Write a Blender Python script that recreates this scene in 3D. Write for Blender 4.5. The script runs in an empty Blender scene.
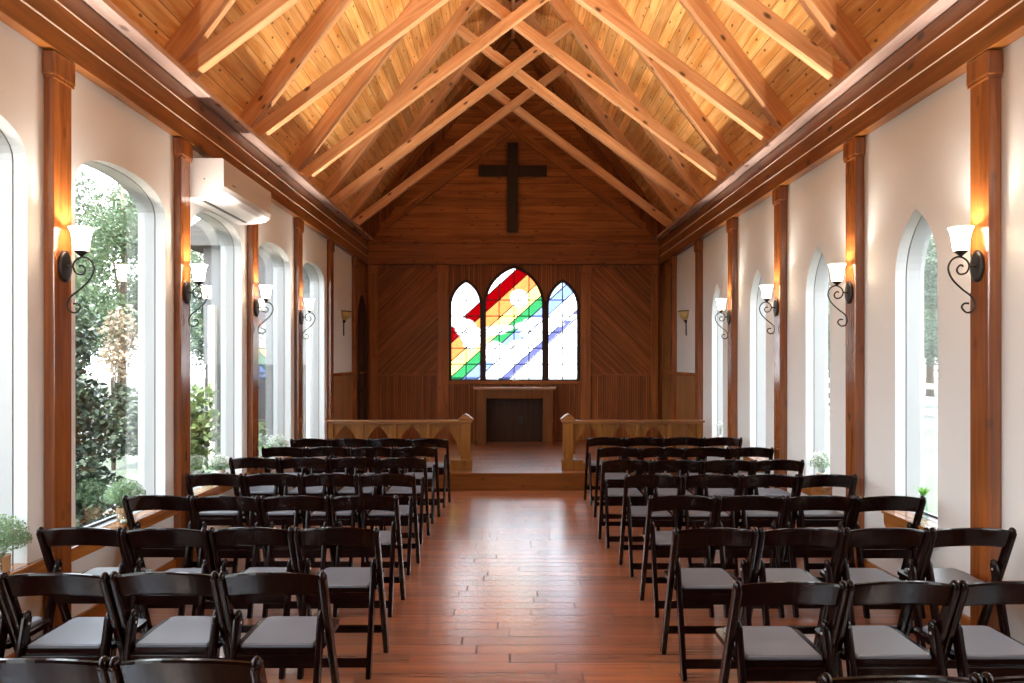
import bpy, bmesh, math, random
from mathutils import Vector, Matrix
random.seed(7)
SC = bpy.context.scene
COL = SC.collection
PI = math.pi

# ------------------------------------------------------------------ materials
class NT:
    def __init__(s, name):
        s.m = bpy.data.materials.new(name); s.m.use_nodes = True
        s.t = s.m.node_tree; s.t.nodes.clear()
        s.out = s.t.nodes.new('ShaderNodeOutputMaterial')
    def n(s, typ, **kw):
        nd = s.t.nodes.new(typ)
        for k, v in kw.items(): setattr(nd, k, v)
        return nd
    def put(s, sock, v):
        if hasattr(v, 'links') or isinstance(v, bpy.types.NodeSocket): s.t.links.new(v, sock)
        elif v is not None: sock.default_value = v
    def math(s, op, a, b=None, c=None, clamp=False):
        nd = s.n('ShaderNodeMath', operation=op, use_clamp=clamp)
        s.put(nd.inputs[0], a)
        if b is not None: s.put(nd.inputs[1], b)
        if c is not None: s.put(nd.inputs[2], c)
        return nd.outputs[0]
    def vmath(s, op, a, b=None):
        nd = s.n('ShaderNodeVectorMath', operation=op)
        s.put(nd.inputs[0], a)
        if b is not None: s.put(nd.inputs[1], b)
        return nd.outputs[0]
    def comb(s, x, y, z):
        nd = s.n('ShaderNodeCombineXYZ')
        for i, v in enumerate((x, y, z)): s.put(nd.inputs[i], v)
        return nd.outputs[0]
    def sep(s, v):
        nd = s.n('ShaderNodeSeparateXYZ'); s.put(nd.inputs[0], v); return list(nd.outputs)
    def noise(s, v, scale, detail=3, dist=0.0, rough=.5):
        nd = s.n('ShaderNodeTexNoise'); s.put(nd.inputs['Vector'], v)
        nd.inputs['Scale'].default_value = scale; nd.inputs['Detail'].default_value = detail
        nd.inputs['Distortion'].default_value = dist; nd.inputs['Roughness'].default_value = rough
        return nd.outputs[0]
    def mrange(s, v, a, b, c=0., d=1., smooth=True):
        nd = s.n('ShaderNodeMapRange', interpolation_type='SMOOTHSTEP' if smooth else 'LINEAR')
        for i, x in enumerate((v, a, b, c, d)): s.put(nd.inputs[i], x)
        return nd.outputs[0]
    def mix(s, f, a, b, mode='MIX'):
        nd = s.n('ShaderNodeMix', data_type='RGBA', blend_type=mode)
        s.put(nd.inputs[0], f); s.put(nd.inputs[6], rgba(a)); s.put(nd.inputs[7], rgba(b))
        return nd.outputs[2]
    def bump(s, h, strength=.3, dist=.004):
        nd = s.n('ShaderNodeBump'); s.put(nd.inputs['Height'], h)
        nd.inputs['Strength'].default_value = strength; nd.inputs['Distance'].default_value = dist
        return nd.outputs[0]
    def principled(s, **kw):
        nd = s.n('ShaderNodeBsdfPrincipled')
        for k, v in kw.items(): s.put(nd.inputs[k.replace('_', ' ')], rgba(v) if isinstance(v, tuple) and len(v) == 3 else v)
        return nd.outputs[0]
    def schlick(s, f0):
        # same reflectance from either side of a thin sheet
        lw = s.n('ShaderNodeLayerWeight'); lw.inputs['Blend'].default_value = .5
        return s.math('ADD', s.math('MULTIPLY', s.math('POWER', lw.outputs['Facing'], 5.), 1-f0), f0)
    def done(s, sh):
        s.t.links.new(sh, s.out.inputs['Surface']); return s.m

def rgba(c):
    return (c[0], c[1], c[2], 1.) if isinstance(c, tuple) and len(c) == 3 else c

def srgb(r, g, b):
    f = lambda c: (c/255/12.92) if c/255 <= .04045 else ((c/255+.055)/1.055)**2.4
    return (f(r), f(g), f(b))

def plain(name, col, rough=.5, metal=0., var=0., vscale=6., coat=0., spec=.5):
    s = NT(name)
    c = col
    if var:
        co = s.n('ShaderNodeTexCoord').outputs['Object']
        f = s.noise(co, vscale, 4)
        c = s.mix(f, tuple(x*(1-var) for x in col), tuple(min(1, x*(1+var)) for x in col))
    return s.done(s.principled(Base_Color=c, Roughness=rough, Metallic=metal, Coat_Weight=coat, Coat_Roughness=.1, Specular_IOR_Level=spec))

def wood(name, dark, light, along=0, rough=.35, knots=.6, plank=None, rot=None, coat=0., var=.25,
         rnd_obj=True, grain=16., spec=.5, knot_scale=3., joint=None, bump=.25, coat_rough=.15, coat_ior=1.5):
    """along: grain axis index. plank=(axis, width, groove half width). joint = board length along the grain."""
    s = NT(name)
    co = s.n('ShaderNodeTexCoord').outputs['Object']
    if rot:
        vr = s.n('ShaderNodeVectorRotate', rotation_type='AXIS_ANGLE')
        s.put(vr.inputs['Vector'], co); vr.inputs['Axis'].default_value = rot[0]; vr.inputs['Angle'].default_value = rot[1]
        co = vr.outputs[0]
    if rnd_obj:
        r = s.n('ShaderNodeObjectInfo').outputs['Random']
        sc = s.n('ShaderNodeVectorMath', operation='SCALE'); sc.inputs[0].default_value = (17.3, 9.1, 13.7); s.put(sc.inputs['Scale'], r)
        cg = s.vmath('ADD', co, sc.outputs[0])
    else:
        cg = co
    c = s.sep(co); g = s.sep(cg)
    oth = [i for i in range(3) if i != along]
    shift = 0.; rnd = None; groove = None
    if plank:
        ax, w, gw = plank
        p = s.math('DIVIDE', c[ax], w); idx = s.math('FLOOR', p); fr = s.math('FRACT', p)
        wn = s.n('ShaderNodeTexWhiteNoise', noise_dimensions='1D'); s.put(wn.inputs['W'], idx); rnd = wn.outputs[0]
        e = s.math('MINIMUM', fr, s.math('SUBTRACT', 1., fr))
        groove = s.mrange(e, gw/w*.3, gw/w, 1., 0.)
        if joint:
            q = s.math('ADD', s.math('DIVIDE', c[along], joint), s.math('MULTIPLY', rnd, 7.31))
            wig = s.math('MULTIPLY', s.math('SINE', s.math('MULTIPLY', s.math('ADD', q, idx), 2.1)), .3)
            q = s.math('ADD', q, wig)
            i2 = s.math('FLOOR', q); f2 = s.math('FRACT', q)
            e2 = s.math('MINIMUM', f2, s.math('SUBTRACT', 1., f2))
            j = s.mrange(e2, gw*.6/joint, gw*1.5/joint, 1., 0.)
            groove = s.math('MAXIMUM', groove, j)
            wn2 = s.n('ShaderNodeTexWhiteNoise', noise_dimensions='2D'); s.put(wn2.inputs['Vector'], s.comb(idx, i2, 0.)); rnd = wn2.outputs[0]
        shift = s.math('MULTIPLY', rnd, 23.7)
    v = [None]*3
    v[along] = s.math('ADD', s.math('MULTIPLY', g[along], 1.1), shift)
    for i in oth: v[i] = s.math('MULTIPLY', g[i], grain)
    gv = s.comb(*v)
    f = s.noise(gv, 1., 5, .8, .6)
    f = s.mrange(f, .3, .7)
    col = s.mix(f, dark, light)
    low = s.noise(cg, 1.3, 2)
    col = s.mix(s.mrange(low, .35, .65, 0., var), col, tuple(x*.6 for x in dark))
    if rnd is not None:
        k = s.mrange(rnd, 0., 1., .72, 1.22, smooth=False)
        sc2 = s.n('ShaderNodeVectorMath', operation='SCALE'); s.put(sc2.inputs[0], col); s.put(sc2.inputs['Scale'], k); col = sc2.outputs[0]
    if knots:
        vo = s.n('ShaderNodeTexVoronoi', voronoi_dimensions='2D')
        u = s.math('ADD', s.math('MULTIPLY', g[along], knot_scale*.75), shift)
        w_ = s.math('MULTIPLY', s.math('ADD', g[oth[0]], g[oth[1]]), knot_scale*1.6)
        s.put(vo.inputs['Vector'], s.comb(u, w_, 0.)); vo.inputs['Scale'].default_value = 1.
        dst = vo.outputs['Distance']; rc = s.sep(vo.outputs['Color'])[0]
        on = s.math('GREATER_THAN', rc, .35)
        km = s.math('MULTIPLY', s.mrange(dst, .035, .105, 1., 0.), on)
        col = s.mix(s.math('MULTIPLY', km, knots), col, tuple(x*.12 for x in dark))
    h = s.math('MULTIPLY', f, .15)
    if groove is not None:
        col = s.mix(s.math('MULTIPLY', groove, .8), col, tuple(x*.1 for x in dark))
        h = s.math('SUBTRACT', h, groove)
    nb = s.bump(h, bump, .004)
    cw = coat
    if groove is not None and coat: cw = s.math('MULTIPLY', s.math('SUBTRACT', 1., groove), coat)
    return s.done(s.principled(Base_Color=col, Roughness=rough, Normal=nb, Coat_Normal=s.n('ShaderNodeNewGeometry').outputs['Normal'], Coat_Weight=cw, Coat_Roughness=coat_rough, Coat_IOR=coat_ior, Specular_IOR_Level=spec))

def glass(name, tint=(1, 1, 1), f0=.05, rough=0.):
    s = NT(name)
    tr = s.n('ShaderNodeBsdfTransparent'); tr.inputs[0].default_value = rgba(tint)
    gl = s.n('ShaderNodeBsdfGlossy'); gl.inputs['Roughness'].default_value = rough
    mx = s.n('ShaderNodeMixShader'); s.put(mx.inputs[0], s.schlick(f0)); s.put(mx.inputs[1], tr.outputs[0]); s.put(mx.inputs[2], gl.outputs[0])
    return s.done(mx.outputs[0])

MAT = {}
MAT['plaster'] = plain('cream_plaster', srgb(200, 202, 201), .75, var=.02)
MAT['white_paint'] = plain('white_frame_paint', (.40, .40, .395), .4)
MAT['gasket'] = plain('black_gasket', (.03, .03, .03), .6)
MAT['pale_strip'] = plain('cream_strip', (.8, .74, .66), .5)
MAT['floor'] = wood('floor_planks', (.27, .080, .028), (.46, .155, .056), along=0, rough=.33, knots=.15, plank=(1, .12, .0052), joint=.75, rnd_obj=False, grain=30, coat=1., coat_rough=.235, var=.3, bump=.25, coat_ior=4.4)
MAT['boards'] = wood('ceiling_boards', (.64, .26, .05), (.92, .56, .22), along=1, rough=.45, knots=.85, plank=(0, .15, .005), rnd_obj=False, grain=14, knot_scale=4.2, var=.3)
MAT['pine'] = wood('pine_beam', (.58, .29, .12), (.78, .47, .25), along=0, rough=.42, knots=.9, grain=22, knot_scale=2.6, var=.25)
MAT['fascia'] = wood('varnished_fascia', (.13, .040, .007), (.25, .086, .018), along=1, rough=.3, knots=.9, grain=18, knot_scale=2.2, coat=.15, var=.3)
MAT['plate'] = wood('plate_timber', (.40, .27, .22), (.54, .40, .35), along=1, rough=.25, knots=.6, grain=18, knot_scale=2.2, coat=.8, var=.2)
MAT['pillar'] = wood('varnished_pillar', (.15, .042, .010), (.29, .092, .022), along=2, rough=.2, knots=.3, grain=22, coat=.6, coat_rough=.1, var=.35)
MAT['wall_wood'] = wood('altar_wall_post', (0.2074, 0.0659, 0.0159), (0.3294, 0.1159, 0.0293), along=2, rough=.4, knots=.3, grain=20, var=.3, spec=.22)
MAT['bead'] = wood('altar_beadboard', (0.1891, 0.0561, 0.0134), (0.3050, 0.1000, 0.0244), along=2, rough=.42, knots=.15, plank=(0, .042, .006), rnd_obj=False, grain=20, bump=.8, spec=.22)
MAT['bead_side'] = wood('side_beadboard', (.24, .095, .026), (.37, .165, .05), along=2, rough=.4, knots=.15, plank=(1, .042, .006), rnd_obj=False, grain=20, bump=.8)
MAT['diag_l'] = wood('diagonal_boards_rising', (0.2074, 0.0634, 0.0146), (0.3294, 0.1098, 0.0268), along=0, rough=.42, knots=.1, plank=(2, .038, .008), rnd_obj=False, grain=20, rot=((0, 1, 0), PI/4), bump=1., spec=.22)
MAT['diag_r'] = wood('diagonal_boards_falling', (0.2074, 0.0634, 0.0146), (0.3294, 0.1098, 0.0268), along=0, rough=.42, knots=.1, plank=(2, .038, .008), rnd_obj=False, grain=20, rot=((0, 1, 0), -PI/4), bump=1., spec=.22)
MAT['gable'] = wood('gable_boards', (0.2440, 0.0781, 0.0171), (0.4026, 0.1464, 0.0342), along=0, rough=.45, knots=.5, plank=(2, .135, .004), rnd_obj=False, grain=16, spec=.22)
MAT['beam_x'] = wood('altar_wall_beam', (0.2074, 0.0634, 0.0146), (0.3416, 0.1159, 0.0293), along=0, rough=.4, knots=.6, plank=(2, .125, .003), rnd_obj=False, grain=18, spec=.22)
MAT['rail'] = wood('honey_rail', (.145, .055, .010), (.225, .095, .019), along=2, rough=.35, knots=.3, grain=20, spec=.25)
MAT['rail_x'] = wood('honey_rail_top', (.18, .068, .018), (.28, .12, .036), along=0, rough=.28, knots=.2, grain=20, coat=.4)
MAT['riser'] = wood('riser_board', (.12, .038, .007), (.19, .066, .013), along=0, rough=.35, knots=.5, grain=18, spec=.25)
MAT['sill'] = wood('sill_board', (.26, .088, .018), (.42, .165, .038), along=1, rough=.2, knots=.2, grain=18, coat=.6)
MAT['altar'] = wood('altar_table_wood', (.11, .038, .009), (.16, .060, .015), along=2, rough=.35, knots=.2, grain=20, spec=.22)
MAT['altar_top'] = wood('altar_table_top', (.30, .16, .085), (.40, .23, .13), along=0, rough=.25, knots=.1, grain=20, coat=.4)
MAT['cross'] = wood('dark_cross_wood', (.006, .0035, .003), (.012, .007, .0055), along=2, rough=.35, knots=0, grain=20, spec=.3)
MAT['chair'] = wood('mahogany_resin', (.0045, .0014, .0013), (.008, .0025, .0022), along=2, rough=.15, knots=0, grain=14, var=.1, spec=.2, coat=0., coat_rough=.12, bump=.05)
MAT['vinyl'] = plain('grey_vinyl_pad', (.120, .132, .155), .36, var=.06, vscale=9., spec=.6)
MAT['metal'] = plain('bolt_steel', (.55, .53, .5), .3, metal=1.)
MAT['iron'] = plain('black_iron', (.022, .018, .016), .38, metal=.6, var=.2, vscale=30)
MAT['ac'] = plain('white_plastic', (.52, .515, .51), .4)
MAT['dark_slot'] = plain('dark_slot', (.02, .02, .02), .6)
MAT['dark_door'] = wood('dark_door_wood', (.018, .010, .007), (.035, .019, .012), along=2, rough=.35, knots=0, plank=(1, .12, .004), rnd_obj=False)
MAT['black'] = plain('black_plastic', (.006, .006, .006), .6)
MAT['olive_glass'] = plain('olive_glass', (.42, .32, .12), .3)
MAT['glass'] = glass('window_glass', (.97, .99, .98), .14)
MAT['vase_glass'] = glass('clear_vase_glass', (.88, .92, .9), .03)
MAT['pot_wood'] = wood('pot_wood_band', (.30, .17, .075), (.45, .28, .14), along=2, rough=.6, knots=0, plank=(0, .02, .002))
MAT['pot_white'] = plain('white_pot', (.75, .74, .71), .5)
MAT['soil'] = plain('dark_soil', (.03, .02, .015), .9)
MAT['bark'] = plain('bark', (.12, .085, .06), .9, var=.4, vscale=12)
MAT['white_fence'] = plain('white_fence_paint', (.26, .26, .24), .5)
MAT['siding'] = wood('charcoal_siding', (.016, .016, .018), (.028, .028, .03), along=0, rough=.7, knots=0, plank=(2, .18, .006), rnd_obj=False)
MAT['grey_panel'] = plain('pale_grey_wall', (.10, .10, .105), .7)
MAT['beige'] = plain('beige_column', (.42, .38, .30), .6)
MAT['shingle'] = plain('shingle', (.06, .058, .055), .85, var=.3, vscale=20)

def leafmat(name, a, b, trans=.35):
    s = NT(name)
    co = s.n('ShaderNodeTexCoord').outputs['Object']
    f = s.mrange(s.noise(co, 9., 3), .3, .7)
    c = s.mix(f, a, b)
    d = s.n('ShaderNodeBsdfPrincipled'); s.put(d.inputs['Base Color'], c); d.inputs['Roughness'].default_value = .45
    t = s.n('ShaderNodeBsdfTranslucent'); s.put(t.inputs['Color'], c)
    mx = s.n('ShaderNodeMixShader'); mx.inputs[0].default_value = trans
    s.put(mx.inputs[1], d.outputs[0]); s.put(mx.inputs[2], t.outputs[0])
    return s.done(mx.outputs[0])
MAT['leaf_far'] = leafmat('leaf_grey_green', (.055, .08, .058), (.14, .175, .125))
MAT['leaf_mid'] = leafmat('leaf_mid_green', (.05, .085, .042), (.125, .165, .085))
MAT['leaf_dark'] = leafmat('leaf_dark_green', (.018, .034, .018), (.085, .115, .07), .2)
MAT['leaf_red'] = leafmat('leaf_rosy', (.20, .15, .10), (.30, .24, .17))
MAT['leaf_lime'] = leafmat('leaf_lime', (.08, .12, .035), (.16, .20, .075))
MAT['leaf_pot'] = leafmat('leaf_pot_green', (.13, .24, .10), (.30, .42, .24))
MAT['leaf_grass'] = leafmat('leaf_bright_green', (.12, .36, .03), (.25, .55, .08))
MAT['petal'] = leafmat('white_petal', (.7, .72, .65), (.85, .86, .8))

def mat_ground():
    s = NT('grass_and_gravel')
    co = s.n('ShaderNodeTexCoord').outputs['Object']
    a = s.mrange(s.noise(co, .35, 3), .42, .56)
    fine = s.noise(co, 14., 4)
    grass = s.mix(fine, (.018, .029, .013), (.042, .055, .028))
    grav = s.mix(fine, (.055, .052, .046), (.085, .082, .075))
    return s.done(s.principled(Base_Color=s.mix(a, grass, grav), Roughness=.9))
MAT['ground'] = mat_ground()

def mat_shade():
    s = NT('lit_frosted_shade')
    d = s.n('ShaderNodeBsdfDiffuse'); d.inputs[0].default_value = (.9, .86, .8, 1)
    t = s.n('ShaderNodeBsdfTranslucent'); t.inputs[0].default_value = (.95, .88, .78, 1)
    m1 = s.n('ShaderNodeMixShader'); m1.inputs[0].default_value = .3
    s.put(m1.inputs[1], d.outputs[0]); s.put(m1.inputs[2], t.outputs[0])
    e = s.n('ShaderNodeEmission'); e.inputs[0].default_value = (1, .84, .66, 1); e.inputs[1].default_value = SHADE_E
    ad = s.n('ShaderNodeAddShader'); s.put(ad.inputs[0], m1.outputs[0]); s.put(ad.inputs[1], e.outputs[0])
    return s.done(ad.outputs[0])
SHADE_E = 3.0
MAT['shade'] = mat_shade()

# ------------------------------------------------------------------ mesh helpers
class MB:
    def __init__(s): s.v = []; s.f = []; s.mi = []; s.sm = []
    def add(s, verts, faces, mi=0, smooth=False, M=None):
        o = len(s.v)
        s.v += [tuple(M @ Vector(v)) if M else tuple(v) for v in verts]
        for f in faces: s.f.append([i+o for i in f]); s.mi.append(mi); s.sm.append(smooth)
        return s
    def box(s, x0, x1, y0, y1, z0, z1, mi=0, bev=0., M=None):
        if bev <= 0:
            v = [(x, y, z) for x in (x0, x1) for y in (y0, y1) for z in (z0, z1)]
            f = [(0, 1, 3, 2), (4, 6, 7, 5), (0, 4, 5, 1), (2, 3, 7, 6), (0, 2, 6, 4), (1, 5, 7, 3)]
            return s.add(v, f, mi, False, M)
        bm = bmesh.new(); bmesh.ops.create_cube(bm, size=1)
        for w in bm.verts: w.co = Vector(((x0+x1)/2+w.co.x*(x1-x0), (y0+y1)/2+w.co.y*(y1-y0), (z0+z1)/2+w.co.z*(z1-z0)))
        bmesh.ops.bevel(bm, geom=bm.edges[:], offset=bev, segments=2, affect='EDGES', profile=.6)
        return s.bm(bm, mi, False, M)
    def bm(s, bm, mi=0, smooth=False, M=None):
        bm.verts.index_update()
        s.add([w.co.copy() for w in bm.verts], [[w.index for w in f.verts] for f in bm.faces], mi, smooth, M)
        bm.free(); return s
    def beam(s, p, q, w, h, up=(0, 0, 1), mi=0, bev=0., ext=0.):
        """box from p to q; w = width across, h = height along 'up'"""
        p = Vector(p); q = Vector(q); d = (q-p); L = d.length; d.normalize()
        u = Vector(up); a = d.cross(u).normalized(); u = a.cross(d)
        M = Matrix((d, a, u)).transposed().to_4x4(); M.translation = p
        return s.box(-ext, L+ext, -w/2, w/2, -h/2, h/2, mi, bev, M)
    def prism(s, pts, t0, t1, axis, mi=0, smooth=False):
        """convex or simple polygon pts (2D) extruded along axis from t0 to t1. axis 0: (y,z), 1: (x,z), 2: (x,y)"""
        def P(a, b, t): return {0: (t, a, b), 1: (a, t, b), 2: (a, b, t)}[axis]
        n = len(pts); v = [P(a, b, t0) for a, b in pts]+[P(a, b, t1) for a, b in pts]
        f = [list(range(n)), list(range(2*n-1, n-1, -1))]
        s.add(v, f, mi, False)
        o = len(s.v)-2*n
        for i in range(n):
            j = (i+1) % n
            s.f.append([o+i, o+n+i, o+n+j, o+j]); s.mi.append(mi); s.sm.append(smooth)
        return s
    def ring(s, A, B, t0, t1, axis, mi=0):
        """solid between two outlines with the same number of points"""
        def P(p, t): return {0: (t, p[0], p[1]), 1: (p[0], t, p[1]), 2: (p[0], p[1], t)}[axis]
        n = len(A)
        v = [P(p, t0) for p in A]+[P(p, t0) for p in B]+[P(p, t1) for p in A]+[P(p, t1) for p in B]
        f = []
        for i in range(n):
            j = (i+1) % n
            f += [(i, j, n+j, n+i), (2*n+i, 3*n+i, 3*n+j, 2*n+j), (i, 2*n+i, 2*n+j, j), (n+i, n+j, 3*n+j, 3*n+i)]
        return s.add(v, f, mi)
    def lathe(s, prof, c=(0, 0, 0), n=20, mi=0, M=None, cap=True):
        v = []; f = []
        for r, z in prof:
            for k in range(n):
                a = 2*PI*k/n; v.append((c[0]+r*math.cos(a), c[1]+r*math.sin(a), c[2]+z))
        for i in range(len(prof)-1):
            for k in range(n):
                k2 = (k+1) % n; f.append((i*n+k, i*n+k2, (i+1)*n+k2, (i+1)*n+k))
        if cap:
            f.append(list(range(n-1, -1, -1))); f.append([(len(prof)-1)*n+k for k in range(n)])
        return s.add(v, f, mi, True, M)
    def tube(s, pts, r, n=8, mi=0, flat=None):
        pts = [Vector(p) for p in pts]; R = r if hasattr(r, '__len__') else [r]*len(pts)
        v = []; f = []; prev = None
        for i, p in enumerate(pts):
            d = (pts[min(i+1, len(pts)-1)]-pts[max(i-1, 0)]).normalized()
            if prev is None:
                a = d.cross(Vector((0, 1, 0)) if abs(d.y) < .9 else Vector((1, 0, 0))).normalized()
            else:
                a = (prev-d*prev.dot(d)).normalized()
            prev = a; b = d.cross(a)
            for k in range(n):
                t = 2*PI*k/n; v.append(p+a*math.cos(t)*R[i]+b*math.sin(t)*R[i]*(flat or 1))
        for i in range(len(pts)-1):
            for k in range(n):
                k2 = (k+1) % n; f.append((i*n+k, i*n+k2, (i+1)*n+k2, (i+1)*n+k))
        f.append(list(range(n-1, -1, -1))); f.append([(len(pts)-1)*n+k for k in range(n)])
        return s.add(v, f, mi, True)
    def sphere(s, c, r, seg=12, mi=0, sc=(1, 1, 1)):
        bm = bmesh.new(); bmesh.ops.create_uvsphere(bm, u_segments=seg, v_segments=max(6, seg//2+2), radius=r)
        for w in bm.verts: w.co = Vector((w.co.x*sc[0]+c[0], w.co.y*sc[1]+c[1], w.co.z*sc[2]+c[2]))
        return s.bm(bm, mi, True)
    def mesh(s, name, mats):
        me = bpy.data.meshes.new(name); me.from_pydata(s.v, [], s.f)
        for m in mats: me.materials.append(MAT[m] if isinstance(m, str) else m)
        me.polygons.foreach_set('material_index', s.mi); me.polygons.foreach_set('use_smooth', s.sm)
        bm = bmesh.new(); bm.from_mesh(me); bmesh.ops.recalc_face_normals(bm, faces=bm.faces[:]); bm.to_mesh(me); bm.free()
        me.update(); return me
    def build(s, name, mats, parent=None, **props):
        if isinstance(mats, str): mats = [mats]
        o = bpy.data.objects.new(name, s.mesh(name, mats)); COL.objects.link(o)
        if parent is not None: o.parent = parent
        for k, v in props.items(): o[k] = v
        return o

def empty(name, loc=(0, 0, 0), rz=0., **props):
    o = bpy.data.objects.new(name, None); COL.objects.link(o); o.empty_display_size = .1
    o.location = loc; o.rotation_euler = (0, 0, rz)
    for k, v in props.items(): o[k] = v
    return o
def thing(name, label, cat, loc=(0, 0, 0), rz=0., group=None):
    o = empty(name, loc, rz, label=label, category=cat)
    if group: o['group'] = group
    return o
def copy_tree(o, parent=None):
    c = o.copy(); COL.objects.link(c)
    if parent is not None: c.parent = parent
    for ch in o.children: copy_tree(ch, c)
    return c

def outline(kind, cx, w, zb, zs, rise, off=0., n=20):
    """window outline, starting bottom left, over the arch, to bottom right"""
    hw = w/2+off; r = rise+off; pts = [(cx-hw, zb-off)]
    if kind == 'round':
        for i in range(n+1):
            a = PI-PI*i/n
            # slightly squared-off ellipse
            c, s_ = math.cos(a), math.sin(a)
            pts.append((cx+hw*math.copysign(abs(c)**.9, c), zs+r*abs(s_)**.9))
    else:
        # two arcs meeting in a point; arc radius from rise
        R = (hw*hw+r*r)/(2*hw); m = n//2
        a1 = math.atan2(r, R-hw)
        for i in range(m+1):
            a = a1*i/m; pts.append((cx-hw+R-R*math.cos(a), zs+R*math.sin(a)))
        for i in range(m-1, -1, -1):
            a = a1*i/m; pts.append((cx+hw-R+R*math.cos(a), zs+R*math.sin(a)))
    pts.append((cx+hw, zb-off))
    return pts

def plate_with_holes(outer, holes, t0, t1, axis):
    """flat plate with holes through a filled 2D curve"""
    cu = bpy.data.curves.new('tmp', 'CURVE'); cu.dimensions = '2D'; cu.fill_mode = 'BOTH'; cu.extrude = (t1-t0)/2
    for lp in [outer]+holes:
        sp = cu.splines.new('POLY'); sp.points.add(len(lp)-1); sp.use_cyclic_u = True
        for p, q in zip(sp.points, lp): p.co = (q[0], q[1], 0, 1)
    o = bpy.data.objects.new('tmp', cu); COL.objects.link(o)
    dg = bpy.context.evaluated_depsgraph_get()
    me = bpy.data.meshes.new_from_object(o.evaluated_get(dg))
    mb = MB(); mid = (t0+t1)/2
    def P(v): 
        t = v.z+mid
        return {0: (t, v.x, v.y), 1: (v.x, t, v.y), 2: (v.x, v.y, t)}[axis]
    mb.add([P(v.co) for v in me.vertices], [list(p.vertices) for p in me.polygons])
    bpy.data.objects.remove(o); bpy.data.curves.remove(cu); bpy.data.meshes.remove(me)
    return mb

# ------------------------------------------------------------------ the room
H = 1.65
XL, XR, XC = -2.62, 2.762, .055
FL, FR = -2.545, 2.672          # cornice faces
Y0, Y1 = -2.3, 12.6
PIL = [-.63, .89, 2.41, 3.93, 5.45, 6.97, 8.49, 10.01, 11.58]
PW = .16
PLAT_Y, PLAT_Z = 8.99, .225
ROOF = lambda d: H+6.117-1.32*d   # underside of the boards
RAFT = lambda d: H+5.868-1.32*d   # underside of the rafters

MB().box(XL-.3, XR+.3, Y0-.2, Y1+.3, -.12, 0).build('floor', 'floor', kind='structure')
pf = MB().box(XL, XR, PLAT_Y+.02, Y1, .0, PLAT_Z).build('platform', 'floor', kind='structure', label='raised plank platform in front of the altar wall')
MB().box(XL, XR, PLAT_Y-.006, PLAT_Y+.02, .025, PLAT_Z-.03).build('riser', 'riser', pf)
MB().box(XL, XR, PLAT_Y-.022, PLAT_Y+.02, PLAT_Z-.03, PLAT_Z+.001, bev=.008).build('nosing', 'riser', pf)
MB().box(XL, XR, PLAT_Y-.016, PLAT_Y-.006, 0, .035).build('base_strip', 'riser', pf)

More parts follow.
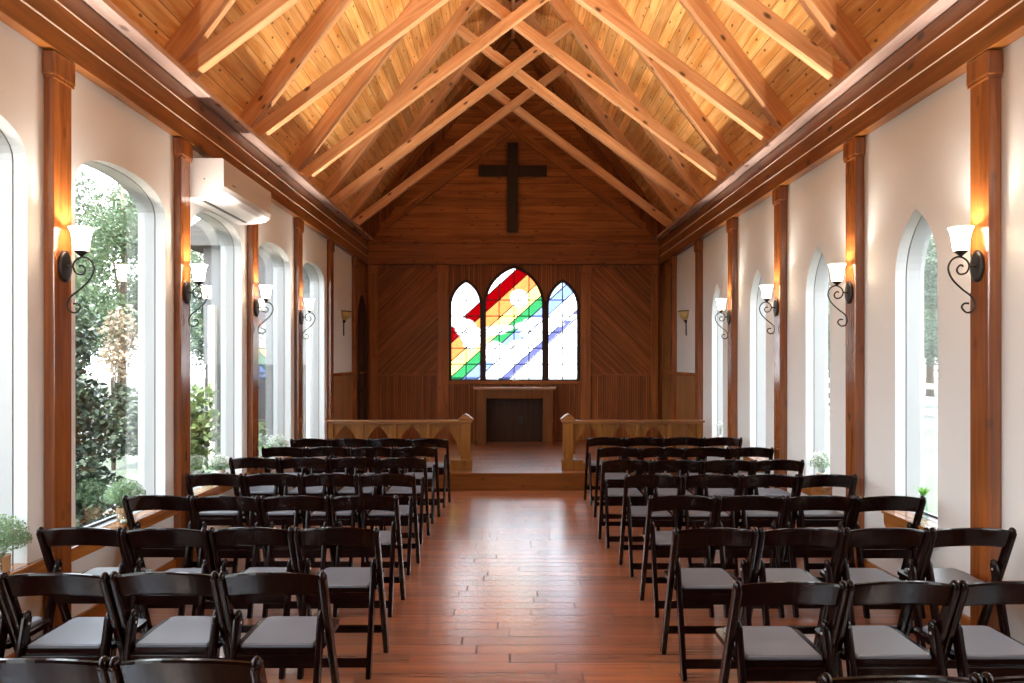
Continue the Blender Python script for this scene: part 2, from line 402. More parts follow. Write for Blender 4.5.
LW = dict(kind='round', w=1.10, zb=.555, zs=2.74, rise=.225)
RW = dict(kind='point', w=.50, zb=.58, zs=2.25, rise=.445)
LB = [0, 1, 2, 3, 4, 5, 6]     # bays with windows (index of the pillar before)
def bayc(i): return PIL[i]+.84
TOP = 3.945
def side_wall(side):
    x = XL if side == 'left' else XR; sg = -1 if side == 'left' else 1
    W = LW if side == 'left' else RW
    rect = [(Y0-.18, -.1), (Y1+.18, -.1), (Y1+.18, TOP), (Y0-.18, TOP)]
    def lo(off): return [outline(W['kind'], bayc(i), W['w'], W['zb'], W['zs'], W['rise'], off) for i in LB]
    t = sorted((x, x+sg*.075))
    w = plate_with_holes(rect, lo(0), t[0], t[1], 0).build('wall_'+side, 'plaster', kind='structure')
    t = sorted((x+sg*.075, x+sg*.2))
    plate_with_holes(rect, lo(.04), t[0], t[1], 0).build('outer_wall', 'plaster', w)
    for k, i in enumerate(LB):  # the first two bays lie out of view, added to light the near end
        n = k+1 if side == 'left' else k+1+len(LB)
        A = outline(W['kind'], bayc(i), W['w'], W['zb'], W['zs'], W['rise'], -.004)
        B = outline(W['kind'], bayc(i), W['w'], W['zb'], W['zs'], W['rise'], .038)
        t = sorted((x+sg*.080, x+sg*.205))
        fr = MB().ring(A, B, t[0], t[1], 0).build('window_%d' % n, 'white_paint', kind='structure',
            label=('tall round-headed window with white frame' if side == 'left' else 'narrow pointed window with white frame'))
        G = outline(W['kind'], bayc(i), W['w'], W['zb'], W['zs'], W['rise'], .0015)
        t = sorted((x+sg*.0755, x+sg*.0795)); MB().ring(G, B, t[0], t[1], 0).build('gasket', 'gasket', fr)
        t = sorted((x+sg*.174, x+sg*.180))
        P = outline(W['kind'], bayc(i), W['w'], W['zb'], W['zs'], W['rise'], -.002)
        pn = MB().prism(P, t[0], t[1], 0)
        if side == 'left':   # panes skewed on purpose to catch the stained glass reflection
            pn.v = [(v[0]+(v[1]-bayc(i))*math.tan(math.radians(2.5)), v[1], v[2]) for v in pn.v]
        pn.build('pane', 'glass', fr)
        # dark glazing bead at the bottom of the glass
        t = sorted((x+sg*.132, x+sg*.144))
        MB().box(t[0], t[1], bayc(i)-W['w']/2+.006, bayc(i)+W['w']/2-.006, W['zb']+.006, W['zb']+.02).build('glazing_bead', 'gasket', fr)
        if side == 'left':
            y0, y1 = PIL[i]+PW+.002, PIL[i+1]-.002
            mb = MB().box(XL+.001, XL+.045, y0, y1, W['zb']-.022, W['zb']+.001, bev=.006)
            mb.box(XL-.07, XL+.02, bayc(i)-W['w']/2+.003, bayc(i)+W['w']/2-.003, W['zb']-.0, W['zb']+.0025)
            mb.box(XL+.001, XL+.034, y0, y1, W['zb']-.085, W['zb']-.022)
        else:
            a, b = bayc(i)-W['w']/2-.05, bayc(i)+W['w']/2+.03
            mb = MB().box(XR-.085, XR-.001, a, b, W['zb']-.018, W['zb']+.001, bev=.005)
            mb.box(XR-.02, XR+.07, bayc(i)-W['w']/2+.003, bayc(i)+W['w']/2-.003, W['zb'], W['zb']+.0025)
            # apron with rounded lower corners
            r = .085; pts = [(a+.01, W['zb']-.018)]
            for q in range(9):
                t_ = PI+PI/2*q/8; pts.append((a+.01+r+r*math.cos(t_), W['zb']-.035+0-.03+.0+r*.8*math.sin(t_)+0))
            for q in range(9):
                t_ = 1.5*PI+PI/2*q/8; pts.append((b-.01-r+r*math.cos(t_), W['zb']-.065+r*.8*math.sin(t_)))
            pts.append((b-.01, W['zb']-.018))
            mb.prism(pts, XR-.072, XR-.001, 0)
        mb.build('sill', 'sill', fr)
    return w
wl = side_wall('left'); wr = side_wall('right')

# pillars, capitals, baseboards
tn = [0]
def trim(mb, mat, label=None):
    tn[0] += 1
    o = mb.build('trim_%d' % tn[0], mat, kind='structure')
    if label: o['label'] = label
    return o
for side, x, sg in (('left', XL, 1), ('right', XR, -1)):
    inner = (-2.56 if side == 'left' else 2.687); cap = (FL-.002 if side == 'left' else FR+.002)
    for i, y in enumerate(PIL):
        zb = PLAT_Z if y > PLAT_Y else 0.
        a, b = sorted((x+sg*.001, inner))
        p = trim(MB().box(a, b, y, y+PW, zb, 3.26, bev=.006), 'pillar', 'varnished wall pillar')
        a, b = sorted((x+sg*.001, cap))
        MB().box(a, b, y-.018, y+PW+.018, 3.262, 3.398, bev=.01).box(a+.003, b-.003, y-.008, y+PW+.008, 3.245, 3.262).build('capital', 'pillar', p)
    mb = MB()
    for i in range(len(PIL)-1):
        if PIL[i] > PLAT_Y: continue
        a, b = sorted((x+sg*.001, x+sg*.022)); y1 = min(PIL[i+1]-.002, PLAT_Y-.03) if PIL[i+1] > PLAT_Y else PIL[i+1]-.002
        mb.box(a, b, PIL[i]+PW+.002, y1, 0.001, .12, bev=.004)
    mb.build('baseboard_'+side, 'sill', kind='structure')
    # cornice: three stepped boards with thin pale strips and a plate above
    f = FL if side == 'left' else FR
    zs = [3.40, 3.535, 3.677, 3.80]
    root = None
    for k in range(3):
        a, b = sorted((x+sg*.001, f-sg*.0*k))
        mb = MB().box(a, b, Y0, Y1-.03, zs[k]+.003, zs[k+1]-.003, bev=.002)
        if k == 0: root = trim(mb, 'fascia', 'dark varnished cornice along the wall')
        else: mb.build('cornice_board', 'fascia', root)
    for k in (1, 2):
        a, b = sorted((x+sg*.02, f+sg*.002)); MB().box(a, b, Y0, Y1-.03, zs[k]-.0045, zs[k]+.0045).build('pale_line', 'pale_strip', root)
    a, b = sorted((x+sg*.02, f+sg*.11))
    MB().box(a, b, Y0, Y1-.03, 3.808, 3.853, bev=.004).build('top_plate', 'plate', root)

# ceiling: two boarded slopes
ceil = empty('ceiling', (XC, 0, 0), kind='structure')
ang = math.atan(1.32)
for sg in (-1, 1):
    L = 3.15/math.cos(ang)
    o = MB().box(0, L, Y0-.15, Y1+.15, 0, .06).build('boarded_slope', 'boards', ceil)
    if sg > 0:
        o.location = (0, 0, ROOF(0)); o.rotation_euler = (0, ang, 0)
    else:
        # mirror with a turn about z so the boards still run along Y
        o.location = (0, 0, ROOF(0)); o.rotation_euler = (0, ang, PI); 
        me = o.data
        for v in me.vertices: v.co.y = -v.co.y
        me.flip_normals()
        o.rotation_euler = Matrix.Rotation(PI, 3, 'Z').to_4x4().to_3x3().__matmul__(Matrix.Rotation(ang, 3, 'Y')).to_euler()

# scissor trusses
TY = [-.6, .97, 2.49, 4.03, 5.55, 7.07, 8.66, 10.1, 11.56]
names = {8: 'nearest the cross', 7: 'second from the cross', 6: 'third from the cross', 5: 'fourth from the cross', 4: 'fifth from the cross', 3: 'sixth from the cross'}
def local_beam(name, p, q, w, h, parent, mat='pine', bev=.006):
    """beam as its own object with its grain along local X"""
    p = Vector(p); q = Vector(q); d = q-p; L = d.length; d.normalize()
    a = Vector((0, 1, 0)); u = d.cross(a).normalized()
    if u.z < 0: u = -u; a = -a
    o = MB().box(0, L, -w/2, w/2, -h/2, h/2, bev=bev).build(name, mat, parent)
    M = Matrix((d, a, u)).transposed().to_4x4(); M.translation = p
    o.matrix_local = M
    return o
CH = .125; RH = .15
for k, ty in enumerate(TY):
    if k not in names: continue
    t = thing('roof_truss', 'honey pine scissor truss under the boarded ceiling, %s' % names[k], 'truss', (XC, ty, 0), group='scissor trusses')
    for sg in (-1, 1):
        off = RH/2/math.cos(ang)+.003
        d0, d1 = .06, 2.83
        local_beam('rafter', (sg*d1, 0, RAFT(d1)+off), (sg*d0, 0, RAFT(d0)+off), .14, RH, t)
        c = CH/2/math.cos(math.atan(.75))
        bz = lambda d: H+4.15-.75*d
        # from the wall plate on side sg up past the middle to the other slope
        y = -.047 if sg < 0 else .047
        local_beam('scissor_chord', (sg*2.595, y, bz(2.595)+c), (-sg*.80, y, bz(-.80)+c), .09, CH, t)
# ridge
trim(MB().box(XC-.03, XC+.03, Y0, Y1, ROOF(0)-.3, ROOF(0)-.02), 'pine', 'ridge board')

# rear wall behind the camera
def gable_pts():
    return [(XL-.18, -.1), (XR+.18, -.1), (XR+.18, ROOF(XR+.18-XC)), (XC, ROOF(0)), (XL-.18, ROOF(XC-XL+.18))]
rear = plate_with_holes(gable_pts(), [], Y0-.18, Y0, 1).build('wall_rear', 'bead', kind='structure')

# ------------------------------------------------------------------ altar wall
LANC = [dict(cx=-.794, w=.545, zs=2.645, rise=.46), dict(cx=.073, w=1.04, zs=2.655, rise=.70), dict(cx=.948, w=.54, zs=2.645, rise=.46)]
ZB = 1.32
def lanc(L, off, n=24): return outline('point', L['cx'], L['w'], ZB, L['zs'], L['rise'], off, n)
wb = plate_with_holes(gable_pts(), [lanc(L, .0) for L in LANC], Y1, Y1+.16, 1).build('wall_back', 'bead', kind='structure')
# panels on the altar wall: (x from pixel)
px = lambda p, s=55.4: (p-510)/s
yb = Y1
z_r = 1.415
MB().box(px(378), px(437.5), yb-.012, yb-.0005, z_r+.02, 3.34).build('diagonal_panel', 'diag_l', wb)
MB().box(px(590.5), px(650.5), yb-.012, yb-.0005, z_r+.02, 3.34).build('diagonal_panel', 'diag_r', wb)
for a, b in ((378, 437.5), (590.5, 650.5)):
    MB().box(px(a), px(b), yb-.03, yb-.0005, z_r-.015, z_r+.02, bev=.005).build('chair_rail', 'beam_x', wb)
for a, b in ((437.5, 449), (580, 590.5), (369.8, 378), (650.5, 657.3)):
    MB().box(px(a)+.001, px(b)-.001, yb-.045, yb-.0005, PLAT_Z, 3.395, bev=.006).build('post', 'wall_wood', wb)
for a, b in ((437.5, 449), (580, 590.5), (369.8, 378), (650.5, 657.3)):
    MB().box(px(a)-.012, px(b)+.012, yb-.058, yb-.046, 3.25, 3.395, bev=.004).build('post_cap', 'wall_wood', wb)
MB().box(FL+.003, FR-.003, yb-.09, yb-.0005, 3.40, 3.775, bev=.006).build('tie_beam', 'beam_x', wb)
MB().box(FL+.003, FR-.003, yb-.12, yb-.0005, 3.777, 3.83, bev=.006).build('ledge', 'beam_x', wb)
MB().prism([(FL+.06, 3.831), (FR-.06, 3.831), (XC, ROOF(0)-.33)], yb-.01, yb-.0005, 1).build('gable_boards', 'gable', wb)
for sg in (-1, 1):   # faint truss on the gable
    q = MB(); y = yb-.030 if sg < 0 else yb-.0305
    bz = lambda d: H+4.12-.75*d
    local_beam('gable_chord', (XC+sg*2.35, y, bz(2.35)+.07), (XC-sg*.8, y, bz(-.8)+.07), .03, .13, wb, 'gable', .003)
    local_beam('gable_rafter', (XC+sg*2.3, yb-.05, RAFT(2.3)+.12), (XC+sg*.05, yb-.05, RAFT(.05)+.12), .08, .15, wb, 'gable', .003)
# window head board area and sill below the glass
MB().box(px(449)+.002, px(580)-.002, yb-.05, yb-.0005, ZB-.075, ZB-.005, bev=.006).build('window_ledge', 'beam_x', wb)
MB().box(.045, .155, yb-.047, yb-.015, ZB-.004, ZB+.016, bev=.004).build('window_latch', 'pot_white', wb)

# stained glass: rainbow bands, white clouds and a bird, as coloured glass
def mat_stained():
    s = NT('stained_glass')
    co = s.n('ShaderNodeTexCoord').outputs['Object']
    wob = s.noise(co, 3., 2)
    x, y, z = s.sep(co)
    # band coordinate: height above a line rising at .80
    t = s.math('SUBTRACT', z, s.math('MULTIPLY', x, .90))
    nd = s.n('ShaderNodeValToRGB'); cr = nd.color_ramp; cr.interpolation = 'CONSTANT'
    W = (.74, .765, .77)
    D = lambda c, k=1.75: tuple(x/k for x in c)
    bands = [(0, W), (1.36, D((.38, .40, .66))), (1.50, W), (1.875, D((.52, .62, .90))), (2.13, D((.20, .58, .33))), (2.34, D((1., .88, .46), 1.55)), (2.62, D((.98, .50, .26), 1.65)), (2.95, D((.70, .012, .055), 2.6)), (3.22, W)]
    lo_, hi_ = 0., 4.
    while len(cr.elements) < len(bands): cr.elements.new(.5)
    for e, (p, c) in zip(cr.elements, bands): e.position = p/4.; e.color = rgba(c)
    s.put(nd.inputs[0], s.math('DIVIDE', t, 4.))
    far = s.math('MULTIPLY', s.math('GREATER_THAN', x, .63), s.math('GREATER_THAN', t, 2.13))
    col = s.mix(far, nd.outputs[0], D((.66, .78, .92)))
    # white cloud and bird shapes: soft-edged unions of ellipses
    ell = [(-.80, 2.26, .20, .17), (-.66, 2.12, .24, .17), (-.92, 2.36, .20, .10), (-.70, 1.98, .15, .10), (-.98, 2.45, .16, .08),
           (.162, 2.805, .17, .17), (-.30, 2.22, .26, .085), (-.10, 2.27, .17, .06), (.28, 2.30, .20, .085), (.45, 2.40, .22, .055), (.30, 2.16, .14, .06),
           (-.30, 1.83, .24, .20), (.03, 1.80, .24, .16), (.20, 1.98, .22, .09), (1.02, 2.46, .34, .06), (.80, 2.34, .20, .07)]
    m = None; mi_ = None
    for cx, cz, a, b in ell:
        dx = s.math('DIVIDE', s.math('SUBTRACT', x, cx), a); dz = s.math('DIVIDE', s.math('SUBTRACT', z, cz), b)
        d = s.math('ADD', s.math('MULTIPLY', dx, dx), s.math('MULTIPLY', dz, dz))
        dw = s.math('ADD', d, s.math('MULTIPLY', s.math('SUBTRACT', wob, .5), .5))
        k = s.math('LESS_THAN', dw, 1.); k2 = s.math('LESS_THAN', dw, 1.-.020/min(a, b))
        m = k if m is None else s.math('MAXIMUM', m, k)
        mi_ = k2 if mi_ is None else s.math('MAXIMUM', mi_, k2)
    col = s.mix(m, col, W)
    edge = s.math('MULTIPLY', m, s.math('SUBTRACT', 1., mi_))
    col = s.mix(s.math('MULTIPLY', edge, .55), col, (.12, .12, .13))
    swirl = s.mrange(s.noise(co, 26., 3, 1.5), .3, .7, .86, 1.)
    sc = s.n('ShaderNodeVectorMath', operation='SCALE'); s.put(sc.inputs[0], col); s.put(sc.inputs['Scale'], swirl); col = sc.outputs[0]
    tr = s.n('ShaderNodeBsdfTransparent'); s.put(tr.inputs[0], col)
    tl = s.n('ShaderNodeBsdfTranslucent'); s.put(tl.inputs[0], col)
    gl = s.n('ShaderNodeBsdfGlossy'); gl.inputs['Roughness'].default_value = .08
    m1 = s.n('ShaderNodeMixShader'); m1.inputs[0].default_value = .15; s.put(m1.inputs[1], tr.outputs[0]); s.put(m1.inputs[2], tl.outputs[0])
    m2 = s.n('ShaderNodeMixShader'); s.put(m2.inputs[0], s.schlick(.03)); s.put(m2.inputs[1], m1.outputs[0]); s.put(m2.inputs[2], gl.outputs[0])
    return s.done(m2.outputs[0])
MAT['stained'] = mat_stained()
MAT['lead'] = plain('lead_came', (.03, .03, .032), .5, metal=.4)
MAT['dark_frame'] = wood('dark_window_frame', (.022, .009, .005), (.04, .017, .009), along=2, rough=.4, knots=0, spec=.22)

def clip_seg(poly, p, q):
    """clip segment to a convex polygon; returns (a,b) or None"""
    p = Vector(p); q = Vector(q); d = q-p; t0, t1 = 0., 1.
    n = len(poly)
    area = sum(poly[i][0]*poly[(i+1) % n][1]-poly[(i+1) % n][0]*poly[i][1] for i in range(n))
    sgn = 1 if area > 0 else -1
    for i in range(n):
        a = Vector(poly[i]); e = Vector(poly[(i+1) % n])-a
        nx = Vector((-e.y, e.x))*sgn
        num = (p-a).dot(nx); den = d.dot(nx)
        if abs(den) < 1e-9:
            if num < 0: return None
            continue
        t = -num/den
        if den > 0: t0 = max(t0, t)
        else: t1 = min(t1, t)
    if t0 >= t1: return None
    return p+d*t0, p+d*t1
sw = None
for k, L in enumerate(LANC):
    A = lanc(L, -.002); B = lanc(L, .035); Cc = lanc(L, -.03)
    if sw is None:
        sw = empty('window_%d' % (2*len(LB)+1), (0, 0, 0), kind='structure', label='three-light stained glass window with a rainbow and white clouds')
    MB().ring(lanc(L, -.016), B, yb-.03, yb-.0005, 1).build('lancet_frame', 'dark_frame', sw)
    P = lanc(L, -.001)
    MB().prism(P, yb+.06, yb+.066, 1).build('stained_glass', 'stained', sw)
    ld = MB()
    def bar(p, q, r=.0045):
        c = clip_seg(P, p, q)
        if c and (c[1]-c[0]).length > .03:
            ld.beam((c[0].x, yb+.055, c[0].y), (c[1].x, yb+.055, c[1].y), .018, r*2, up=(0, 1, 0))
    for off in (1.36, 1.50, 1.875, 2.13, 2.34, 2.62, 2.95, 3.22):
        bar((-3, off-2.7), (3, off+2.7), .006)
    for z in (1.61, 1.90, 2.19, 2.48, 2.77): bar((-3, z), (3, z), .006)
    if k == 1:
        for x in (L['cx']-.27, L['cx'], L['cx']+.27): bar((x, 0), (x, 4), .0055)
    else: bar((L['cx'], 0), (L['cx'], 4), .0055)
    ld.build('lead_line', 'lead', sw)
# mullions between the lancets
for a, b in ((481.3, 485), (543, 547.4)):
    MB().box(px(a)+.016, px(b)-.016, yb-.04, yb-.001, ZB, 2.75, bev=.004).build('mullion', 'dark_frame', sw)

# side panels of the chancel between the last two pillars and the corner
for side, x, sg in (('left', XL, 1), ('right', XR, -1)):
    w = wl if side == 'left' else wr
    for a0, a1 in ((PIL[7]+PW+.002, PIL[8]-.002), (PIL[8]+PW+.002, Y1-.002)):
        a, b = sorted((x+sg*.001, x+sg*.018))
        MB().box(a, b, a0, a1, PLAT_Z, 1.44).build('wainscot', 'bead_side', w)
        a, b = sorted((x+sg*.001, x+sg*.045))
        MB().box(a, b, a0, a1, 1.44, 1.49, bev=.006).build('wainscot_cap', 'sill', w)
    a, b = sorted((x+sg*.001, x+sg*.018))
    MB().box(a, b, PIL[8]+PW+.002, Y1-.002, 1.492, 3.395).build('upper_panel', 'bead_side', w)
# arched door by the altar wall on the left
dr = empty('door_1', (XL, 12.22, PLAT_Z), kind='structure', label='small dark arched door beside the altar wall')
A = outline('point', 0, .46, .0, 2.05, .48, 0.); B = outline('point', 0, .46, 0., 2.05, .48, .06)
MB().ring(A, B, .019, .062, 0).build('door_casing', 'dark_frame', dr)
MB().prism(A, .019, .035, 0).build('door_leaf', 'dark_door', dr)
MB().sphere((.06, -.17, .95), .022).build('door_knob', 'iron', dr)

# ------------------------------------------------------------------ cross, altar, rails
cr = thing('wall_cross', 'large plain dark wooden cross hung high on the altar wall gable', 'cross', (.05, yb-.0685, 3.963))
MB().box(-.094, .094, -.055, .0, 0, 1.601, bev=.006).build('upright', 'cross', cr)
MB().box(-.608, -.0945, -.045, .0, 1.003, 1.20, bev=.006).box(.0945, .608, -.045, 0., 1.003, 1.20, bev=.006).build('crossbar', 'cross', cr)

al = thing('altar_table', 'open-fronted wooden altar table under the stained glass window', 'altar', (.082, 12.37, PLAT_Z))
MB().box(-.71, .71, -.225, .2, .945, .985, bev=.008).build('table_top', 'altar_top', al)
for x0, x1 in ((-.66, -.50), (.50, .66)):
    MB().box(x0, x1, -.19, .17, 0, .944, bev=.005).build('leg', 'altar', al)
MB().box(-.499, .499, -.18, -.14, .79, .944).build('apron', 'altar', al)
MB().box(-.499, .499, .12, .15, .0, .944).build('recess_shade', 'dark_frame', al)  # dark sheet stands in for shade on the wall boards behind
so = MB().box(.075, .145, .108, .12, .33, .45, bev=.003).build('socket', 'black', al)

def altar_rail(name, label, x0, x1, post_end):
    """runs from x0 to x1; post_end is the side with the tall end post"""
    r = thing(name, label, 'altar rail', ((x0+x1)/2, 9.25, PLAT_Z), group='altar rails')
    hw = (x1-x0)/2; s = post_end
    Ht = .63
    MB().box(-hw, hw, -.07, .07, Ht, Ht+.028, bev=.008).box(-hw+.02, hw-.02, -.045, .045, Ht-.02, Ht).build('handrail', 'rail_x', r)
    xs = s*(hw-.085)
    pb = MB().box(xs-.065, xs+.065, -.062, .062, .141, Ht-.021, bev=.004)
    pb.build('end_post', 'rail', r)
    # gabled cap on the end post
    MB().prism([(xs-.095, Ht+.029), (xs+.095, Ht+.029), (xs+.095, Ht+.045), (xs+.035, Ht+.095), (xs, Ht+.112), (xs-.035, Ht+.095), (xs-.095, Ht+.045)], -.085, .085, 1).build('post_cap', 'rail_x', r)
    MB().box(xs-.20 if s > 0 else xs-.085, xs+.085 if s > 0 else xs+.20, -.085, .085, 0, .14, bev=.005).build('post_base', 'rail', r)
    lo, hi = (-hw+.03, xs-.066) if s > 0 else (xs+.066, hw-.03)
    n = 4; w = (hi-lo)/n
    o0, o1 = (lo, xs-.201) if s > 0 else (xs+.201, hi)
    MB().box(o0, o1, -.04, .04, 0, .09, bev=.004).build('bottom_rail', 'rail', r)
    for i in range(n+1):
        if (s > 0 and i == n) or (s < 0 and i == 0): continue
        bx = lo+i*w; a, b = (bx, bx+.06) if i == 0 else ((bx-.06, bx) if i == n else (bx-.025, bx+.025))
        MB().box(a, b, -.03, .03, .091, Ht-.021, bev=.003).build('baluster', 'rail', r)
    for i in range(n):
        a, b = lo+i*w, lo+(i+1)*w; c = (a+b)/2; hwid = w/2-.03
        ag = outline('point', c, 2*hwid, .2, Ht-.42, .375, 0., 20)
        out = [(a+.001, Ht-.42)]+[(p[0], p[1]) for p in ag[1:-1]]+[(b-.001, Ht-.42), (b-.001, Ht-.0215), (a+.001, Ht-.0215)]
        plate_with_holes(out, [], -.012, .012, 1).build('arch_board', 'rail', r)
    return r
altar_rail('altar_rail', 'honey wood altar rail with pointed arches on the air conditioner side of the aisle', -2.42, -.50, 1)
altar_rail('altar_rail', 'honey wood altar rail with pointed arches on the narrow window side of the aisle', .68, 2.56, -1)

# ------------------------------------------------------------------ folding chairs
def make_chair(label):
    c = thing('folding_chair', label, 'chair', group='folding chairs in rows')
    YP = lambda z: .315*(1-z/.775)
    YR = lambda z: -.04+.25*z
    for sg in (-1, 1):
        m = MB().beam((sg*.2035, YP(.006), .004), (sg*.2035, YP(.757), .757), .042, .030, up=(1, 0, 0), bev=.009)
        m.sphere((sg*.2035, YP(.757), .757), .0212, 10, sc=(.71, 1, 1))
        p = m.build('leg', 'chair', c)
        # rear leg with a rounded head
        m = MB().beam((sg*.173, YR(.006), .004), (sg*.173, YR(.565), .565), .044, .0275, up=(1, 0, 0), bev=.009)
        m.sphere((sg*.173, YR(.565), .565), .022, 10, sc=(.63, 1, 1))
        q = m.build('leg', 'chair', c)
        b = MB()
        b.lathe([(.009, 0), (.009, .0015), (.006, .0022)], n=10, M=Matrix.Translation((sg*.2162, YP(.52), .52)) @ Matrix.Rotation(sg*PI/2, 4, 'Y'))
        b.lathe([(.006, 0), (.006, .003)], n=8, M=Matrix.Translation((sg*.1595, YR(.535), .535)) @ Matrix.Rotation(-sg*PI/2, 4, 'Y'))
        b.build('bolt', 'metal', q)
    # curved back rail, arched on top
    n = 14; v = []; f = []
    for i in range(n+1):
        u = -1+2*i/n; x = u*.1885
        bow = -.018*(1-u*u); top = .762+.020*(1-abs(u)**2.2); bot = .664+.016*(1-u*u)
        for (z, dy) in ((bot, -.009), (bot+.008, -.012), (top-.008, -.012), (top, -.007), (top, .006), (top-.008, .010), (bot+.008, .010), (bot, .006)):
            v.append((x, YP(z)+bow+dy, z))
    m_ = 8
    for i in range(n):
        for k in range(m_):
            k2 = (k+1) % m_; f.append((i*m_+k, i*m_+k2, (i+1)*m_+k2, (i+1)*m_+k))
    f.append(list(range(m_))); f.append([n*m_+k for k in range(m_)])
    MB().add(v, f).build('backrest', 'chair', c)
    # seat frame: rounded slab
    def rr(x0, x1, y0, y1, r, rb=None):
        pts = []
        rb = r if rb is None else rb
        for cx, cy, a0, r_ in ((x1-r, y1-r, 0, r), (x0+r, y1-r, PI/2, r), (x0+rb, y0+rb, PI, rb), (x1-rb, y0+rb, 1.5*PI, rb)):
            for q in range(6):
                a = a0+PI/2*q/5; pts.append((cx+r_*math.cos(a), cy+r_*math.sin(a)))
        return pts
    fr_ = [p for p in rr(-.184, .184, .112, .405, .035, .012)]
    bk = rr(-.1575, .1575, .062, .2, .004, .008)
    fr_ = fr_[:12]+[(-.184, .112), (-.1575, .108)]+bk[12:24]+[(.1575, .108), (.184, .112)]
    st = MB().prism(fr_, .418, .440, 2).build('seat', 'chair', c)
    A = rr(-.150, .150, .070, .392, .028, .006); B = rr(-.144, .144, .076, .386, .024, .005)
    pd = MB(); k = len(A)
    v = [(x, y, .4403) for x, y in A]+[(x, y, .450) for x, y in A]+[(x, y, .4555) for x, y in B]
    f = [list(range(2*k, 3*k)), list(range(k-1, -1, -1))]
    for i in range(k):
        j = (i+1) % k; f += [(i, j, k+j, k+i), (k+i, k+j, 2*k+j, 2*k+i)]
    pd.add(v, f).build('seat_pad', 'vinyl', st)
    # rails
    MB().box(-.159, .159, YR(.39)-.012, YR(.39)+.010, .362, .417, bev=.004).build('rear_seat_rail', 'chair', c)
    MB().box(-.159, .159, YR(.08)-.010, YR(.08)+.010, .058, .104, bev=.004).build('rear_stretcher', 'chair', c)
    MB().box(-.188, .188, YP(.15)-.010, YP(.15)+.010, .132, .172, bev=.004).build('front_stretcher', 'chair', c)
    return c

ordn = ['aisle seat', 'second seat from the aisle', 'third seat from the aisle', 'seat by the wall']
rown = {8: 'eighth row from the altar', 7: 'seventh row from the altar', 6: 'sixth row from the altar', 5: 'fifth row from the altar',
        4: 'fourth row from the altar', 3: 'third row from the altar', 2: 'second row from the altar', 1: 'front row nearest the platform'}
rown[1] = 'row next to the platform'
LROWS = [(8, 2.05, -.742, .448, 2), (7, 2.88, -.772, .441, 4), (6, 3.665, -.700, .4455, 4), (5, 4.54, -.739, .4385, 4), (4, 5.44, -.749, .4405, 4), (3, 6.36, -.772, .4385, 4), (2, 7.14, -.755, .4385, 4), (1, 7.93, -.709, .4385, 4)]
RROWS = [(8, 1.95, .878, .446, 2), (7, 2.77, .900, .446, 3), (6, 3.657, .865, .4385, 4), (5, 4.54, .910, .4385, 4), (4, 5.40, .897, .446, 4), (3, 6.22, .832, .446, 4), (2, 7.12, .900, .444, 4), (1, 8.06, .895, .441, 4)]
proto = None
rng = random.Random(3)
for side, rows in (('air conditioner side', LROWS), ('narrow window side', RROWS)):
    sg = -1 if rows is LROWS else 1
    for (r, D, xe, pitch, n) in rows:
        for k in range(n):
            lab = 'dark folding chair, %s, %s, %s' % (ordn[k], rown[r], side)
            if proto is None: o = proto = make_chair(lab)
            else:
                o = copy_tree(proto); o['label'] = lab
            jx, jy = (rng.uniform(-.0005, .0005), rng.uniform(-.012, .012))
            pitch = max(pitch, .449)
            o.scale = (1.023, 1.01, 1.008)
            o.location = (xe+sg*(.2115+k*pitch)+jx, D+jy, 0)
            o.rotation_euler = (0, 0, rng.uniform(-.0015, .0015))

# ------------------------------------------------------------------ sconces
def spiral_pts():
    # traced relation of the scroll, metres from the back plate centre (out from the wall, up)
    raw = [(73, 2), (80, -6), (95, -2), (108, 22), (92, 45), (55, 37), (38, 0), (52, -33), (92, -54), (136, -36), (157, 14), (133, 75), (78, 130), (26, 172), (6, 215), (18, 252), (52, 263), (80, 235), (66, 212), (42, 212)]
    P = [Vector((a/990., -b/990.)) for a, b in raw]
    out = []
    for i in range(len(P)-1):
        p0 = P[max(i-1, 0)]; p1 = P[i]; p2 = P[i+1]; p3 = P[min(i+2, len(P)-1)]
        for q in range(5):
            t = q/5
            out.append(.5*((2*p1)+(p2-p0)*t+(2*p0-5*p1+4*p2-p3)*t*t+(3*p1-p0-3*p2+p3)*t**3))
    out.append(P[-1]); return out
LAMP_W = 10.
def make_sconce(label):
    s = thing('wall_sconce', label, 'sconce', group='scrolled iron wall sconces')
    # local +X points out from the wall
    bp = MB(); n = 28
    v = []; f = []
    for (r, x) in ((1., .001), (1., .010), (.86, .016), (.7, .017)):
        for k in range(n):
            a = 2*PI*k/n; v.append((x, .058*r*math.cos(a), .091*r*math.sin(a)))
    for i in range(3):
        for k in range(n): k2 = (k+1) % n; f.append((i*n+k, i*n+k2, (i+1)*n+k2, (i+1)*n+k))
    f.append(list(range(n))); f.append([3*n+k for k in range(n)])
    bp.add(v, f, smooth=True).sphere((.02, 0, 0), .009, 8)
    bp.build('back_plate', 'iron', s)
    pts = spiral_pts()
    R = [.0055]*len(pts); R[0] = .007; R[-1] = .007
    sc = MB().tube([(p.x+.012, 0, p.y) for p in pts], R, 8)
    sc.tube([(.017, 0, .002), (.05, 0, .0)], .006, 8)
    sc.build('scroll_arm', 'iron', s)
    cx = .098
    MB().lathe([(.006, .056), (.012, .062), (.034, .082), (.036, .088), (.03, .0895)], (cx, 0, 0), 20).build('shade_holder', 'iron', s)
    prof = [(.028, .090), (.038, .092), (.041, .112), (.045, .145), (.050, .18), (.057, .205), (.066, .221)]
    inner = [(r-.004, z) for r, z in prof[::-1]]
    MB().lathe(prof+inner, (cx, 0, 0), 24, cap=True).build('lamp_shade', 'shade', s)
    return s
proto_s = None
which = ['second', 'third', 'fourth', 'last']
LIGHTS = []
